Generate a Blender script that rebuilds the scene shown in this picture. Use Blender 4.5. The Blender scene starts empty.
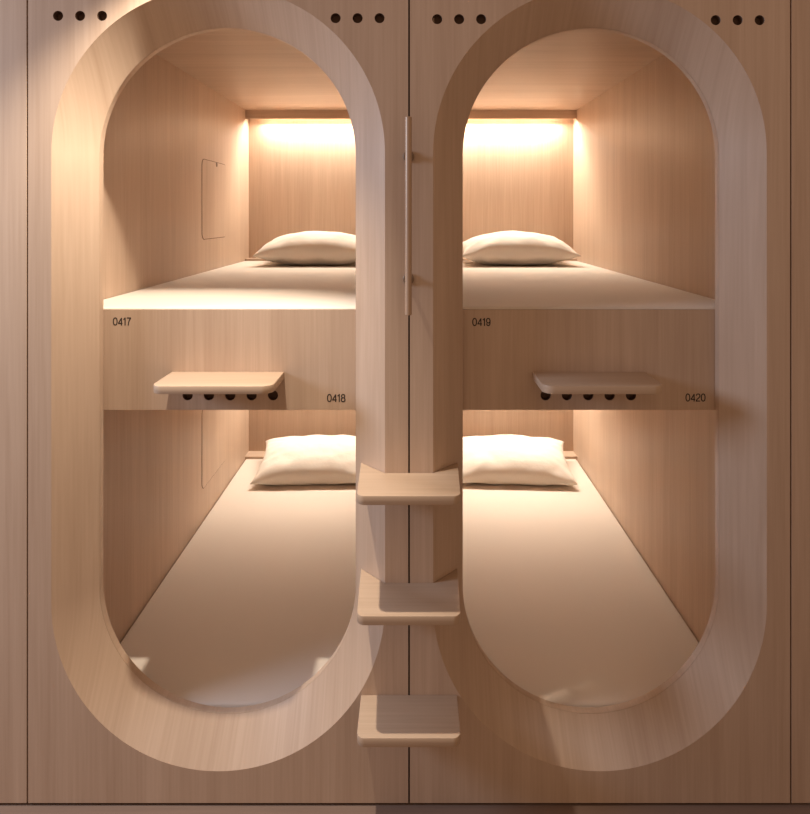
import bpy, bmesh, math, random
from mathutils import Vector, Matrix, noise

random.seed(4)
S = bpy.context.scene
COL = S.collection
PI = math.pi

# ------------------------------------------------------------------ dimensions (metres)
EYE, DIST = 1.78, 1.88            # camera height, distance from the wood fronts (front plane is y = 0)
PITCH = 1.150                     # width of one pod front
CX = PITCH / 2
GAP = 0.0026                      # half of the seam between two fronts
R_OUT, R_IN, D_RIM, D_LIP = 0.5025, 0.4065, 0.0962, 0.1230
Z_LO, Z_HI = 0.607, 1.967         # centres of the two half circles of an opening
D_BACK = 2.25                     # back wall
HALF_IN = 0.4985                  # half of a bunk's inner width
Z_BED_LO, Z_BED_UP = 0.206, 1.484 # mattress tops
Z_CEIL = 2.46
D_BOARD = 0.1245
PANEL_TOP, PANEL_BOTTOM = 2.80, 0.009

# ------------------------------------------------------------------ materials
def new_mat(name):
    m = bpy.data.materials.new(name); m.use_nodes = True
    nt = m.node_tree
    return m, nt, nt.nodes, nt.links, nt.nodes['Principled BSDF']

def wood(name, axis, dark, light, rough=0.42, band=0.19, also=None):
    """pale veneer whose grain runs along one axis"""
    m, nt, N, L, B = new_mat(name)
    tc = N.new('ShaderNodeTexCoord'); oi = N.new('ShaderNodeObjectInfo')
    off = N.new('ShaderNodeVectorMath'); off.operation = 'SCALE'; off.inputs[0].default_value = (7.3, 5.1, 3.7)
    L.new(oi.outputs['Random'], off.inputs['Scale'])
    add = N.new('ShaderNodeVectorMath'); add.operation = 'ADD'
    L.new(tc.outputs['Object'], add.inputs[0]); L.new(off.outputs[0], add.inputs[1])
    def noise_tex(across, along, scale, detail, dist=0.0):
        mp = N.new('ShaderNodeMapping')
        sc = [across] * 3; sc['xyz'.index(axis)] = along
        if also: sc['xyz'.index(also)] = along
        mp.inputs['Scale'].default_value = sc
        n = N.new('ShaderNodeTexNoise'); n.inputs['Scale'].default_value = scale
        n.inputs['Detail'].default_value = detail; n.inputs['Distortion'].default_value = dist
        L.new(add.outputs[0], mp.inputs['Vector']); L.new(mp.outputs[0], n.inputs['Vector'])
        return n.outputs['Fac']
    fine = noise_tex(1, 0.022, 150, 4)
    mid = noise_tex(1, 0.05, 26, 3, 0.6)
    wide = noise_tex(1, 0.03, 6.5, 2)
    def math_(op, a, b):
        n = N.new('ShaderNodeMath'); n.operation = op
        for i, v in enumerate((a, b)):
            if isinstance(v, (int, float)): n.inputs[i].default_value = v
            else: L.new(v, n.inputs[i])
        return n.outputs[0]
    s = math_('ADD', math_('MULTIPLY', fine, 0.30), math_('ADD', math_('MULTIPLY', mid, 0.34), math_('MULTIPLY', wide, 0.36)))
    r = N.new('ShaderNodeValToRGB')
    r.color_ramp.elements[0].position = 0.5 - band; r.color_ramp.elements[0].color = (*dark, 1)
    r.color_ramp.elements[1].position = 0.5 + band; r.color_ramp.elements[1].color = (*light, 1)
    L.new(s, r.inputs[0]); L.new(r.outputs[0], B.inputs['Base Color'])
    B.inputs['Roughness'].default_value = rough
    B.inputs['Specular IOR Level'].default_value = 0.35
    bp = N.new('ShaderNodeBump'); bp.inputs['Strength'].default_value = 0.05; bp.inputs['Distance'].default_value = 0.002
    L.new(fine, bp.inputs['Height']); L.new(bp.outputs[0], B.inputs['Normal'])
    return m

W_D, W_L = (0.455, 0.318, 0.228), (0.605, 0.452, 0.342)
M_Z = wood('veneer_upright_grain', 'z', W_D, W_L)
M_RIM = wood('rim_veneer', 'z', W_D, W_L, also='y')
M_X = wood('veneer_cross_grain', 'x', W_D, W_L)
M_Y = wood('veneer_lengthwise_grain', 'y', W_D, W_L)
M_STEP = wood('step_veneer', 'x', (0.44, 0.31, 0.215), (0.58, 0.43, 0.31))
M_FLOOR = wood('floor_boards', 'x', (0.165, 0.105, 0.08), (0.24, 0.16, 0.12), 0.6)

def plain(name, col, rough=0.6, metallic=0.0):
    m, nt, N, L, B = new_mat(name)
    n = N.new('ShaderNodeTexNoise'); n.inputs['Scale'].default_value = 40
    mx = N.new('ShaderNodeMix'); mx.data_type = 'RGBA'
    mx.inputs[6].default_value = (*[c * 0.9 for c in col], 1); mx.inputs[7].default_value = (*[min(1, c * 1.08) for c in col], 1)
    L.new(n.outputs['Fac'], mx.inputs[0]); L.new(mx.outputs[2], B.inputs['Base Color'])
    B.inputs['Roughness'].default_value = rough; B.inputs['Metallic'].default_value = metallic
    return m
M_HOLE = plain('dark_hole', (0.13, 0.072, 0.048), 0.8)
M_INK = plain('dark_brown_ink', (0.030, 0.020, 0.016), 0.6)
M_PLINTH_SEAM = plain('plinth_and_seam_shade', (0.085, 0.05, 0.034), 0.8)
M_METAL = plain('bronze_metal', (0.46, 0.32, 0.225), 0.42, 0.2)
M_BRACKET = plain('bronze_bracket', (0.24, 0.165, 0.115), 0.45, 0.35)

def fabric(name, col, scale, strength):
    m, nt, N, L, B = new_mat(name)
    tc = N.new('ShaderNodeTexCoord')
    n = N.new('ShaderNodeTexNoise'); n.inputs['Scale'].default_value = scale; n.inputs['Detail'].default_value = 3
    L.new(tc.outputs['Object'], n.inputs['Vector'])
    w = N.new('ShaderNodeTexNoise'); w.inputs['Scale'].default_value = 700; w.inputs['Detail'].default_value = 1
    L.new(tc.outputs['Object'], w.inputs['Vector'])
    ad = N.new('ShaderNodeMath'); ad.operation = 'MULTIPLY_ADD'; ad.inputs[1].default_value = 0.03
    L.new(w.outputs['Fac'], ad.inputs[0]); L.new(n.outputs['Fac'], ad.inputs[2])
    bp = N.new('ShaderNodeBump'); bp.inputs['Strength'].default_value = strength; bp.inputs['Distance'].default_value = 0.02
    L.new(ad.outputs[0], bp.inputs['Height']); L.new(bp.outputs[0], B.inputs['Normal'])
    B.inputs['Base Color'].default_value = (*col, 1)
    B.inputs['Roughness'].default_value = 0.9
    B.inputs['Specular IOR Level'].default_value = 0.15
    B.inputs['Sheen Weight'].default_value = 0.15
    return m
M_SHEET = fabric('white_sheet', (0.73, 0.64, 0.56), 5, 0.12)
M_PILLOW = fabric('white_pillowcase', (0.77, 0.70, 0.625), 16, 0.2)

M_LED, nt_, N_, L_, B_ = new_mat('light_strip_glow')
B_.inputs['Base Color'].default_value = (1, 0.9, 0.75, 1)
B_.inputs['Emission Color'].default_value = (1.0, 0.78, 0.52, 1)
B_.inputs['Emission Strength'].default_value = 6.0

# ------------------------------------------------------------------ helpers
def link(name, me, mat, parent=None, loc=(0, 0, 0), smooth=False):
    o = bpy.data.objects.new(name, me); COL.objects.link(o)
    me.materials.clear(); me.materials.append(mat)
    o.location = loc
    if parent: o.parent = parent
    for p in me.polygons: p.use_smooth = smooth
    return o

def tag(o, label, cat, group=None):
    o['label'] = label; o['category'] = cat
    if group: o['group'] = group
    return o

def thing(name, label, cat, loc=(0, 0, 0), group=None):
    o = bpy.data.objects.new(name, None); COL.objects.link(o); o.location = loc
    o.empty_display_size = 0.1
    return tag(o, label, cat, group)

def from_bm(bm, name):
    me = bpy.data.meshes.new(name); bmesh.ops.recalc_face_normals(bm, faces=bm.faces)
    bm.to_mesh(me); bm.free(); return me

def box(x0, x1, y0, y1, z0, z1, bevel=0.0, segs=2):
    bm = bmesh.new(); bmesh.ops.create_cube(bm, size=1)
    for v in bm.verts:
        v.co = Vector(((x0 + x1) / 2 + v.co.x * (x1 - x0), (y0 + y1) / 2 + v.co.y * (y1 - y0), (z0 + z1) / 2 + v.co.z * (z1 - z0)))
    if bevel: bmesh.ops.bevel(bm, geom=bm.edges[:], offset=bevel, segments=segs, profile=0.5, affect='EDGES')
    return from_bm(bm, 'box')

def boxes(lst):
    bm = bmesh.new()
    for (x0, x1, y0, y1, z0, z1) in lst:
        r = bmesh.ops.create_cube(bm, size=1)
        for v in r['verts']:
            v.co = Vector(((x0 + x1) / 2 + v.co.x * (x1 - x0), (y0 + y1) / 2 + v.co.y * (y1 - y0), (z0 + z1) / 2 + v.co.z * (z1 - z0)))
    return from_bm(bm, 'boxes')

def plate(outlines, thick, mat4, bevel=0.0, segs=3):
    """flat plate with holes: outlines[0] is the outside, the rest are holes; extruded from 0 to thick along local z"""
    cu = bpy.data.curves.new('outline', 'CURVE'); cu.dimensions = '2D'; cu.fill_mode = 'BOTH'; cu.extrude = thick / 2
    for pts in outlines:
        sp = cu.splines.new('POLY'); sp.points.add(len(pts) - 1)
        for p, (x, y) in zip(sp.points, pts): p.co = (x, y, 0, 1)
        sp.use_cyclic_u = True
    o = bpy.data.objects.new('tmp', cu); COL.objects.link(o)
    dg = bpy.context.evaluated_depsgraph_get(); dg.update()
    me = bpy.data.meshes.new_from_object(o.evaluated_get(dg))
    bpy.data.objects.remove(o); bpy.data.curves.remove(cu)
    bm = bmesh.new(); bm.from_mesh(me); bpy.data.meshes.remove(me)
    bmesh.ops.remove_doubles(bm, verts=bm.verts, dist=1e-5)
    if bevel:
        bmesh.ops.dissolve_limit(bm, angle_limit=0.001, verts=bm.verts, edges=bm.edges)
        es = [e for e in bm.edges if len(e.link_faces) == 2 and e.calc_face_angle(0) > 1.0 and abs(e.verts[0].co.z - e.verts[1].co.z) < 1e-5]
        bmesh.ops.bevel(bm, geom=es, offset=bevel, segments=segs, profile=0.5, affect='EDGES')
    bmesh.ops.translate(bm, verts=bm.verts, vec=(0, 0, thick / 2))
    bmesh.ops.transform(bm, matrix=mat4, verts=bm.verts)
    return from_bm(bm, 'plate')

# local (x, y, z) of a plate -> upright: x stays, y becomes z, thickness goes to +y (into the wall)
def upright(y=0.0):
    return Matrix(((1, 0, 0, 0), (0, 0, 1, y), (0, 1, 0, 0), (0, 0, 0, 1)))

def flat(z):
    return Matrix.Translation((0, 0, z))

def circle(cx, cz, r, n=32):
    return [(cx + r * math.cos(2 * PI * i / n), cz + r * math.sin(2 * PI * i / n)) for i in range(n)]

def stadium(r, n=56):
    pts = [(r * math.cos(a), Z_HI + r * math.sin(a)) for a in (PI * i / n for i in range(n + 1))]
    pts += [(r * math.cos(a), Z_LO + r * math.sin(a)) for a in (PI + PI * i / n for i in range(n + 1))]
    return pts

def sweep(profile, n=72, nz=10):
    """closed profile of (radius, depth) carried round the stadium outline"""
    path = []
    for i in range(n + 1):
        a = PI * i / n; path.append((0, Z_HI, math.cos(a), math.sin(a)))
    for i in range(1, nz): path.append((0, Z_HI + (Z_LO - Z_HI) * i / nz, -1, 0))
    for i in range(n + 1):
        a = PI + PI * i / n; path.append((0, Z_LO, math.cos(a), math.sin(a)))
    for i in range(1, nz): path.append((0, Z_LO + (Z_HI - Z_LO) * i / nz, 1, 0))
    bm = bmesh.new(); rings = []
    for (px, pz, dx, dz) in path:
        rings.append([bm.verts.new((px + dx * r, d, pz + dz * r)) for (r, d) in profile])
    m = len(profile)
    for i in range(len(rings)):
        a, b = rings[i], rings[(i + 1) % len(rings)]
        for k in range(m):
            bm.faces.new((a[k], a[(k + 1) % m], b[(k + 1) % m], b[k]))
    return from_bm(bm, 'sweep')

def shade(o, ang=35):
    for p in o.data.polygons: p.use_smooth = True
    bm = bmesh.new(); bm.from_mesh(o.data)
    for e in bm.edges:
        e.smooth = not (len(e.link_faces) == 2 and e.calc_face_angle(0) > math.radians(ang))
    bm.to_mesh(o.data); bm.free()
    return o

def cup(x, z, y, r, depth, axis_up=True):
    """open dark tube with a closed end, sunk into an upright board"""
    bm = bmesh.new(); n = 28; t = 0.0004
    rings = []
    for (rr, d) in ((r - t, 0.0012), (r - t, depth - 0.002), (0.0002, depth - 0.002)):
        rings.append([bm.verts.new((x + rr * math.cos(2 * PI * i / n), y + d, z + rr * math.sin(2 * PI * i / n))) for i in range(n)])
    for a, b in zip(rings, rings[1:]):
        for i in range(n): bm.faces.new((a[i], a[(i + 1) % n], b[(i + 1) % n], b[i]))
    me = bpy.data.meshes.new('cup'); bm.to_mesh(me); bm.free(); return me

def rounded_rect(x0, x1, y0, y1, r, n=8):
    pts = []
    for (cx, cy, a0) in ((x1 - r, y1 - r, 0), (x0 + r, y1 - r, PI / 2), (x0 + r, y0 + r, PI), (x1 - r, y0 + r, 1.5 * PI)):
        pts += [(cx + r * math.cos(a0 + PI / 2 * i / n), cy + r * math.sin(a0 + PI / 2 * i / n)) for i in range(n + 1)]
    return pts

def lathe(profile, n=24):
    bm = bmesh.new(); rings = []
    for (r, z) in profile:
        rings.append([bm.verts.new((r * math.cos(2 * PI * i / n), r * math.sin(2 * PI * i / n), z)) for i in range(n)])
    for a, b in zip(rings, rings[1:]):
        for i in range(n): bm.faces.new((a[i], a[(i + 1) % n], b[(i + 1) % n], b[i]))
    bm.faces.new(rings[0]); bm.faces.new(rings[-1])
    return bm

def arc(cx, cy, rx, ry, a0, a1, n=26, e=0.86):
    """part of a slightly squared ellipse, angles in degrees"""
    out = []
    for i in range(n + 1):
        a = math.radians(a0 + (a1 - a0) * i / n); c, q = math.cos(a), math.sin(a)
        out.append((cx + rx * math.copysign(abs(c) ** e, c), cy + ry * math.copysign(abs(q) ** e, q)))
    return out
DIGITS = {   # strokes in a cell 0.58 wide and 1 high
    '0': (0.58, [(arc(0.29, 0.5, 0.235, 0.445, 0, 360), True)]),
    '1': (0.36, [([(0.02, 0.76), (0.10, 0.79), (0.185, 0.86), (0.215, 0.945)], False), ([(0.235, 1.0), (0.235, 0.0)], False)]),
    '2': (0.56, [(arc(0.28, 0.705, 0.215, 0.24, 178, -32) + [(0.34, 0.44), (0.16, 0.28), (0.085, 0.17), (0.06, 0.055), (0.51, 0.055)], False)]),
    '4': (0.58, [([(0.43, 0.0), (0.43, 0.96)], False), ([(0.43, 0.93), (0.065, 0.30), (0.065, 0.265), (0.56, 0.265)], False)]),
    '7': (0.54, [([(0.03, 0.945), (0.485, 0.945), (0.485, 0.90), (0.33, 0.64), (0.24, 0.36), (0.20, 0.0)], False)]),
    '8': (0.58, [(arc(0.29, 0.735, 0.195, 0.212, 0, 360), True), (arc(0.29, 0.285, 0.228, 0.238, 0, 360), True)]),
    '9': (0.58, [(arc(0.28, 0.665, 0.215, 0.283, 0, 360), True), ([(0.497, 0.66)] + arc(0.285, 0.42, 0.212, 0.368, 8, -168), False)]),
}
def number(txt, x, z, y, h, parent, stroke=0.14):
    """painted digits: flat strokes lying on the board, centred on x, z"""
    bm = bmesh.new(); w = stroke / 2
    tot = sum(DIGITS[c][0] for c in txt) + 0.07 * (len(txt) - 1); ox = -tot / 2; lift = 0
    for c in txt:
        for pts, closed in DIGITS[c][1]:
            lift += 0.00002
            n = len(pts); L_, R_ = [], []
            for i, (px, pz) in enumerate(pts):
                a = pts[(i - 1) % n] if (closed or i > 0) else pts[i]
                b = pts[(i + 1) % n] if (closed or i < n - 1) else pts[i]
                if closed and i in (0, n - 1):
                    a = pts[n - 2]; b = pts[1]
                d1 = Vector((px - a[0], pz - a[1])); d2 = Vector((b[0] - px, b[1] - pz))
                if d1.length < 1e-6: d1 = d2.copy()
                if d2.length < 1e-6: d2 = d1.copy()
                d1.normalize(); d2.normalize(); t = (d1 + d2).normalized()
                nn = Vector((-t.y, t.x)); k = min(1.6, 1 / max(0.35, nn.dot(Vector((-d1.y, d1.x)))))
                for lst, sg in ((L_, 1), (R_, -1)):
                    lst.append(bm.verts.new((x + (ox + px + sg * nn.x * w * k) * h, y - 0.0003 - lift, z + (pz - 0.5 + sg * nn.y * w * k) * h)))
            for i in range(n - 1): bm.faces.new((L_[i], L_[i + 1], R_[i + 1], R_[i]))
        ox += DIGITS[c][0] + 0.07
    return link('unit_number', from_bm(bm, 'number'), M_INK, parent)

# ------------------------------------------------------------------ the setting
fl = link('floor', boxes([(-2.6, 2.6, -3.6, D_BACK + 0.05, -0.06, 0.0)]), M_FLOOR); fl['kind'] = 'structure'
pl = link('trim_1', boxes([(-2.6, 2.6, 0.031, 0.06, 0.0, PANEL_BOTTOM - 0.0002)]), M_PLINTH_SEAM); pl['kind'] = 'structure'

for i, x in enumerate((-PITCH, 0.0, PITCH)):     # filler strip added inside each seam, coloured dark for the seam's shade
    o = link('trim_%d' % (i + 2), boxes([(x - GAP + 0.0001, x + GAP - 0.0001, 0.012, 0.03, PANEL_BOTTOM, PANEL_TOP)]), M_PLINTH_SEAM); o['kind'] = 'structure'

# ------------------------------------------------------------------ pods
VENT_R = 0.0152
def pod(side, label):
    s = side
    t = thing('bunk_pod', label, 'bunk pod', (s * CX, 0, 0), 'bunk pods side by side')
    # front panel with the stadium opening and two rows of three vent holes
    # (distance from the centre seam, height) of the middle hole of each trio
    trios = ((-0.991, 2.380), (-0.155, 2.373)) if s < 0 else ((0.151, 2.370), (0.990, 2.367))
    holes = [(m - s * CX + 0.0662 * k, h) for m, h in trios for k in (-1, 0, 1)]
    outer = [(-CX + GAP, PANEL_BOTTOM), (CX - GAP, PANEL_BOTTOM), (CX - GAP, PANEL_TOP), (-CX + GAP, PANEL_TOP)]
    outl = [outer, stadium(R_OUT)] + [circle(x, z, VENT_R) for x, z in holes]
    link('front_panel', plate(outl, 0.019, upright(0.0)), M_Z, t)
    for x, z in holes: link('vent_hole', cup(x, z, 0.0, VENT_R, 0.024), M_HOLE, t)
    # splayed rim leading in to the opening, and the narrow lip behind it
    q = 0.012
    rim = link('opening_rim', sweep([(R_OUT, 0.0002), (R_IN, D_RIM), (R_IN + 0.014, D_RIM), (R_OUT, 0.0165)]), M_RIM, t); shade(rim)
    b = 0.0020; rl = R_IN - 0.0012
    lip = link('opening_lip', sweep([(rl + b, D_RIM + 0.0006), (rl + 0.3 * b, D_RIM + 0.0006 + 0.3 * b), (rl, D_RIM + 0.0006 + b), (rl, D_LIP - b), (rl + b, D_LIP), (rl + 0.03, D_LIP), (rl + 0.03, D_RIM + 0.0006)]), M_RIM, t); shade(lip)
    # carcass
    xo = CX - GAP
    for k in (-1, 1):
        a, c = sorted((k * HALF_IN, k * xo))
        link('side_wall', boxes([(a, c, 0.0205, D_BACK + 0.03, PANEL_BOTTOM, Z_CEIL + 0.03)]), M_Z, t)
    link('back_wall', boxes([(-HALF_IN, HALF_IN, D_BACK, D_BACK + 0.03, PANEL_BOTTOM, Z_CEIL + 0.03)]), M_Z, t)
    link('bunk_ceiling', boxes([(-HALF_IN, HALF_IN, 0.0205, D_BACK, Z_CEIL, Z_CEIL + 0.03)]), M_X, t)
    link('lower_deck', boxes([(-HALF_IN, HALF_IN, D_BOARD + 0.0, D_BACK, 0.012, 0.056)]), M_Y, t)
    zb0, zb1 = 1.154, 1.476
    link('upper_deck', boxes([(-HALF_IN, HALF_IN, D_BOARD + 0.0205, D_BACK, 1.27, 1.32)]), M_X, t)
    # the board between the two bunks
    bh = [-0.137, -0.0685, 0.0, 0.0685, 0.137]
    zc = EYE - 0.579
    outl = [[(-HALF_IN, zb0), (HALF_IN, zb0), (HALF_IN, zb1), (-HALF_IN, zb1)]] + [circle(x, zc, 0.0165) for x in bh]
    bd = link('dividing_board', plate(outl, 0.02, upright(D_BOARD)), M_Z, t)
    for x in bh: link('vent_hole', cup(x, zc, D_BOARD, 0.0165, 0.024), M_HOLE, bd)
    # light valances with their strips, ledges at the head of each bed
    for (zt, zbed) in ((Z_CEIL, Z_BED_UP), (1.2698, Z_BED_LO)):
        v = link('light_valance', boxes([(-HALF_IN, HALF_IN, 2.165, 2.18, zt - 0.056, zt)]), M_X, t)
        link('light_strip', boxes([(-HALF_IN + 0.10, HALF_IN - 0.10, 2.186, 2.208, zt - 0.04, zt - 0.032)]), M_LED, v)
        link('head_ledge', boxes([(-HALF_IN, HALF_IN, 2.155, D_BACK, 0.056 if zbed < 1 else 1.32, zbed + 0.012)]), M_X, t)
    return t, bd

POD_L, BOARD_L = pod(-1, 'left pale wood bunk pod numbered 0417 and 0418, with hatches in its side wall')
POD_R, BOARD_R = pod(1, 'right pale wood bunk pod numbered 0419 and 0420, in dimmer light')

def on_board(px, py, side):
    sc = 624.16 / (DIST + D_BOARD)
    return ((px - 409.3) / sc - side * CX, EYE - (py - 215) / sc)
for txt, px, py, side, bd in (('0417', 122, 321.5, -1, BOARD_L), ('0418', 336.3, 398, -1, BOARD_L), ('0419', 481.5, 322, 1, BOARD_R), ('0420', 695.5, 397.5, 1, BOARD_R)):
    x, z = on_board(px, py, side)
    number(txt, x, z, D_BOARD, 0.0255, bd)

# hatches in the left side wall (one in each bunk): a thin door on a dark plate coloured to stand for its shadow gap
def hatch(zlow, parent):
    # local plate x -> world y, plate y -> world z, thickness to +x
    xw = -HALF_IN
    m = Matrix(((0, 0, 1, xw + 0.0002), (1, 0, 0, 0), (0, 1, 0, 0), (0, 0, 0, 1)))
    y0, y1, z0, z1 = 1.327, 1.745, zlow, zlow + 0.42
    g = 0.0035
    h = link('hatch', plate([rounded_rect(y0, y1, z0, z1, 0.035)], 0.0006, m), M_HOLE, parent)
    m2 = m.copy(); m2[0][3] = xw + 0.0009
    link('hatch_door', plate([rounded_rect(y0 + g, y1 - g, z0 + g, z1 - g, 0.032)], 0.0012, m2), M_Z, h)
    m3 = m.copy(); m3[0][3] = xw + 0.0023
    ym = (y0 + y1) / 2 + 0.03
    link('finger_notch', plate([circle(ym, z1 - 0.014, 0.013, 20)], 0.0006, m3), M_HOLE, h)
hatch(EYE - 0.128, POD_L); hatch(EYE - 1.418, POD_L)

# neighbouring fronts at both edges of the picture
for s, nm in ((-1, 'wall_left'), (1, 'wall_right')):
    a, c = sorted((s * (PITCH + GAP), s * (2 * PITCH - GAP)))
    o = link(nm, box(a, c, 0.0, 0.019, PANEL_BOTTOM, PANEL_TOP), M_Z); o['kind'] = 'structure'

# ------------------------------------------------------------------ mattresses
def mattress(side, ztop, zbase, label):
    bm = bmesh.new(); bmesh.ops.create_cube(bm, size=1)
    x0, x1, y0, y1 = -HALF_IN + 0.003, HALF_IN - 0.003, D_BOARD + (0.004 if zbase < 1 else 0.0225), 2.1545
    if zbase > 1: y0 = D_BOARD + 0.003
    # the top
    for v in bm.verts:
        v.co = Vector(((x0 + x1) / 2 + v.co.x * (x1 - x0), (y0 + y1) / 2 + v.co.y * (y1 - y0), (0.0 if v.co.z < 0 else ztop - zbase)))
    bmesh.ops.bevel(bm, geom=[e for e in bm.edges if e.verts[0].co.z > 0.001 and e.verts[1].co.z > 0.001] , offset=0.014, segments=4, profile=0.5, affect='EDGES')
    me = from_bm(bm, 'mattress')
    o = link('mattress', me, M_SHEET, None, (side * CX, 0, zbase)); shade(o, 50)
    return tag(o, label, 'mattress', 'white mattresses in the four bunks')
zup = 1.4765
def mattress_up(side, label):
    # upper mattress: sits down behind the board, its top edge swelling just over the board
    bm = bmesh.new()
    x0, x1, y1 = -HALF_IN + 0.003, HALF_IN - 0.003, 2.1545
    yb = D_BOARD + 0.021; z0, zt = 1.32, Z_BED_UP
    prof = [(yb, z0), (yb, zup + 0.0), (D_BOARD + 0.004, zup + 0.0002)]
    r = Z_BED_UP - zup
    for i in range(1, 7):
        a = PI / 2 * i / 6
        prof.append((D_BOARD + 0.004 + 0.016 * (1 - math.cos(a)), zup + r * math.sin(a)))
    prof += [(y1 - 0.014, zt), (y1, zt - 0.014), (y1, z0)]
    A = [bm.verts.new((x0, y, z)) for y, z in prof]; Bv = [bm.verts.new((x1, y, z)) for y, z in prof]
    n = len(prof)
    for i in range(n): bm.faces.new((A[i], A[(i + 1) % n], Bv[(i + 1) % n], Bv[i]))
    bm.faces.new(A); bm.faces.new(Bv)
    me = from_bm(bm, 'mattress')
    for v in me.vertices: v.co.z -= z0
    o = link('mattress', me, M_SHEET, None, (side * CX, 0, z0)); shade(o, 50)
    return tag(o, label, 'mattress', 'white mattresses in the four bunks')
mattress_up(-1, 'white mattress of the upper bunk above number 0417, front edge brightly lit')
mattress_up(1, 'white mattress of the upper bunk above number 0419')
mattress(-1, Z_BED_LO, 0.056, 'white mattress of the lower left bunk, in the pod with the side wall hatches')
mattress(1, Z_BED_LO, 0.056, 'white mattress of the lower right bunk, reaching the lower lip of the right opening')

# ------------------------------------------------------------------ pillows
def pillow(x, y, z, rotz, lean, hh, seed, label, a=0.338, b=0.235):
    n = 44
    bm = bmesh.new(); grid = {}
    off = Vector((seed * 3.1, seed * 1.7, seed * 0.9))
    rl = Matrix.Rotation(lean, 4, 'X')
    for side in (1, -1):
        for i in range(n + 1):
            for j in range(n + 1):
                edge = i in (0, n) or j in (0, n)
                if edge and side == -1: continue
                u = -math.cos(PI * i / n); v = -math.cos(PI * j / n)
                u = 0.5 * u + 0.5 * (2 * i / n - 1); v = 0.5 * v + 0.5 * (2 * j / n - 1)
                px = a * u * (1 - 0.07 * (1 - v * v) * u * u) * (1 + 0.018 * (u * v) ** 6)
                py = b * v * (1 - 0.09 * (1 - u * u) * v * v) * (1 + 0.018 * (u * v) ** 6)
                t = hh * (max(0, (1 - u * u) * (1 - v * v))) ** (0.42 if side == 1 else 0.52)
                # soft folds running in from the ends and corners
                p = Vector((px * 9, py * 9, side * 2)) + off
                w = noise.noise(p) * 0.008 + noise.noise(p * 2.3) * 0.003
                rad = noise.noise(Vector((math.atan2(v, u) * 5.0, seed, side))) * 0.010 * max(0, (u * u + v * v) - 0.35)
                t2 = (0.60 if side == 1 else 0.44) * t
                pz = side * (t2 + (w + rad) * min(1, t2 / 0.03))
                if edge: pz = 0.004 * noise.noise(p)
                q = rl @ Vector((px, py, pz))
                grid[(side, i, j)] = bm.verts.new(q)
    def g(s_, i, j):
        return grid[(s_, i, j)] if (s_, i, j) in grid else grid[(1, i, j)]
    for s_ in (1, -1):
        for i in range(n):
            for j in range(n):
                bm.faces.new((g(s_, i, j), g(s_, i + 1, j), g(s_, i + 1, j + 1), g(s_, i, j + 1)))
    # settle on the mattress: drop, then press the underside flat
    zs = sorted(v.co.z for v in bm.verts); lo = zs[0] + 0.016
    for v in bm.verts:
        d = v.co.z - lo
        v.co.z = d if d > 0.006 else 0.0005 + 0.0055 * math.exp((d - 0.006) / 0.02)
    me = from_bm(bm, 'pillow')
    o = link('pillow', me, M_PILLOW, None, (x, y, z), True)
    o.rotation_euler = (0, 0, rotz)
    sub = o.modifiers.new('soft', 'SUBSURF'); sub.levels = 1; sub.render_levels = 1
    return tag(o, label, 'pillow', 'white pillows in the four bunks')
pillow(-0.560, 1.905, Z_BED_UP, 0.0, 0.06, 0.20, 1, 'plump white pillow on the upper left bunk above 0417')
pillow(0.630, 1.905, Z_BED_UP, 0.0, 0.06, 0.20, 2, 'plump white pillow on the upper right bunk above 0419')
pillow(-0.565, 1.925, Z_BED_LO, 0.03, 0.20, 0.19, 3, 'creased white pillow on the lower left bunk below 0418', 0.362, 0.222)
pillow(0.605, 1.925, Z_BED_LO, -0.06, 0.20, 0.19, 5, 'creased white pillow on the lower right bunk right of the topmost step', 0.362, 0.222)

# ------------------------------------------------------------------ little shelves on the dividing boards
def corner(cx, cy, r, a0, n=8):
    return [(cx + r * math.cos(a0 + PI / 2 * i / n), cy + r * math.sin(a0 + PI / 2 * i / n)) for i in range(n + 1)]
def shelf(side, label):
    w, d, r = 0.180, 0.170, 0.034
    pts = [(w, 0), (-w, 0)] + corner(-w + r, -d + r, r, PI) + corner(w - r, -d + r, r, 1.5 * PI)
    me = plate([pts], 0.024, flat(-0.024), 0.002, 2)
    o = link('wall_shelf', me, M_STEP, None, (side * 0.582 - (0.006 if side > 0 else 0), D_BOARD - 0.0003, EYE - 0.503)); shade(o, 30)
    return tag(o, label, 'shelf', 'small shelves on the dividing boards')
shelf(-1, 'brightly lit small wooden shelf between numbers 0417 and 0418')
shelf(1, 'shaded small wooden shelf between numbers 0419 and 0420')

# ------------------------------------------------------------------ steps up the middle
def step(ztop, wings, label):
    w, d, r = 0.1445, 0.156, 0.022
    f = CX - R_OUT + 0.0012           # where the splay starts
    front = corner(-w + r, -d + r, r, PI) + corner(w - r, -d + r, r, 1.5 * PI)
    if wings: back = [(0.1515, 0.1515 - f), (f, -0.0003), (-f, -0.0003), (-0.1515, 0.1515 - f)]
    else: back = [(w, -0.0003), (-w, -0.0003)]
    me = plate([front + back], 0.026, flat(-0.026), 0.002, 2)
    o = link('step', me, M_STEP, None, (0, 0, ztop)); shade(o, 30)
    return tag(o, label, 'step', 'steps between the two pods')
step(EYE - 0.776, True, 'topmost wooden step between the pods, fully lit, at pillow height')
step(EYE - 1.108, True, 'middle wooden step between the pods, partly shadowed by the one above')
step(EYE - 1.445, False, 'lowest wooden step between the pods, nearest the floor')

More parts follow.
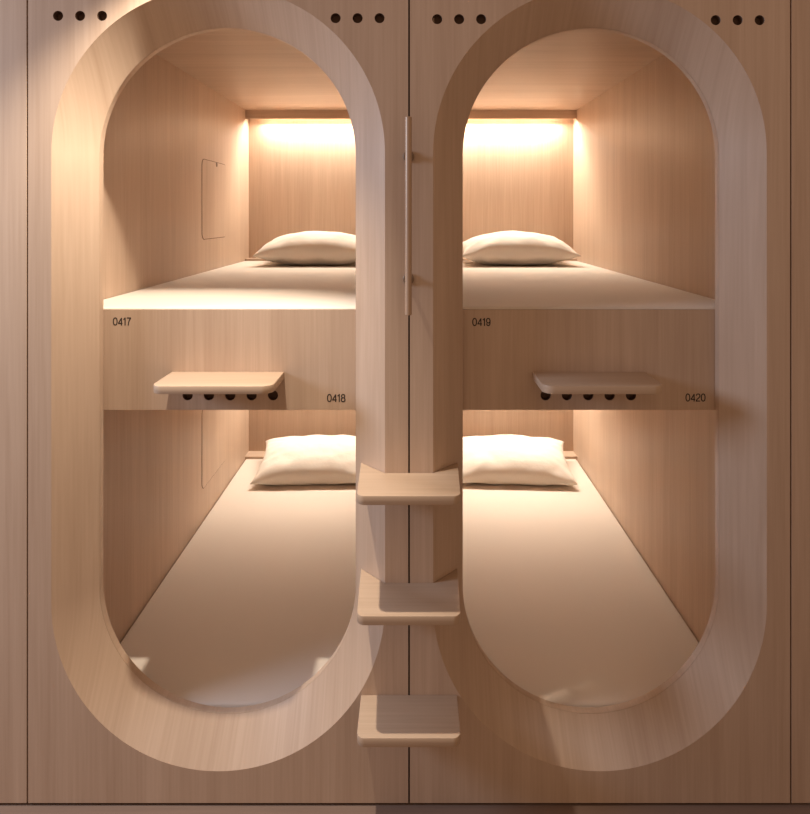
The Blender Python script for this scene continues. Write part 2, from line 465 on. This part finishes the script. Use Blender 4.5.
# ------------------------------------------------------------------ grab bar on the centre seam
gb = thing('grab_bar', 'slim vertical light brown grab bar on the seam between the pods', 'handle', (-0.0015, -0.0003, EYE))
r = 0.0098; yb = -0.062
bm = lathe([(r - 0.0015, -0.291), (r, -0.2895), (r, 0.2845), (r - 0.0015, 0.286)]); bmesh.ops.translate(bm, verts=bm.verts, vec=(0, yb, 0))
shade(link('rod', from_bm(bm, 'rod'), M_METAL, gb), 40)
for z in (0.176, -0.192):
    bm = lathe([(0.017, 0.0), (0.017, 0.007), (0.0155, 0.0085), (0.0065, 0.009), (0.0065, 0.058)], 20)
    bmesh.ops.transform(bm, matrix=Matrix.Translation((0, 0, z)) @ Matrix.Rotation(PI / 2, 4, 'X'), verts=bm.verts)
    shade(link('bracket', from_bm(bm, 'bracket'), M_BRACKET, gb), 40)

# ------------------------------------------------------------------ light
def lamp(name, kind, loc, energy, col, **kw):
    d = bpy.data.lights.new(name, kind); d.energy = energy; d.color = col
    rot = kw.pop('rot', None); tgt = kw.pop('target', None)
    for k, v in kw.items(): setattr(d, k, v)
    o = bpy.data.objects.new(name, d); COL.objects.link(o); o.location = loc
    if tgt is not None: o.rotation_euler = (Vector(tgt) - Vector(loc)).to_track_quat('-Z', 'Y').to_euler()
    if rot: o.rotation_euler = rot
    return o
# recessed ceiling downlight over the left pod
lamp('ceiling_downlight', 'SPOT', (-0.515, -0.262, 2.88), 188, (1.0, 0.88, 0.72), spot_size=math.radians(77), spot_blend=0.65, shadow_soft_size=0.02, target=(-1.14, -0.265, 0))
# cool daylight from the left end of the corridor
lamp('corridor_daylight', 'AREA', (-3.4, -0.85, 2.5), 84, (0.56, 0.70, 0.92), shape='DISK', size=1.0, target=(0, 0, 0.9))
# bunk light strips behind the valances
for s in (-1, 1):
    for zt, e in ((Z_CEIL, 23.0 + 1.8 * s), (1.2698, 25.5 + 2.6 * s)):
        lamp('bunk_light', 'AREA', (s * CX, 2.197, zt - 0.043), e, (1.0, 0.92, 0.79), shape='RECTANGLE', size=0.80, size_y=0.02, rot=(-0.54, 0, 0))

w = bpy.data.worlds.new('corridor_glow'); S.world = w; w.use_nodes = True
bg = w.node_tree.nodes['Background']; bg.inputs[0].default_value = (1.0, 0.65, 0.42, 1); bg.inputs[1].default_value = 0.42

# ------------------------------------------------------------------ camera
cd = bpy.data.cameras.new('camera'); cam = bpy.data.objects.new('camera', cd); COL.objects.link(cam)
cam.location = (0.011, -DIST, EYE); cam.rotation_euler = (PI / 2, 0, 0)
cd.sensor_fit = 'HORIZONTAL'; cd.sensor_width = 36; cd.lens = 624.16 / 810 * 36
cd.shift_x = -7.7 / 810; cd.shift_y = -192 / 810
cd.clip_start = 0.05
S.camera = cam
S.view_settings.view_transform = 'Standard'; S.view_settings.look = 'None'
S.view_settings.exposure = 0.0; S.view_settings.gamma = 1.0; S.view_settings.use_curve_mapping = False
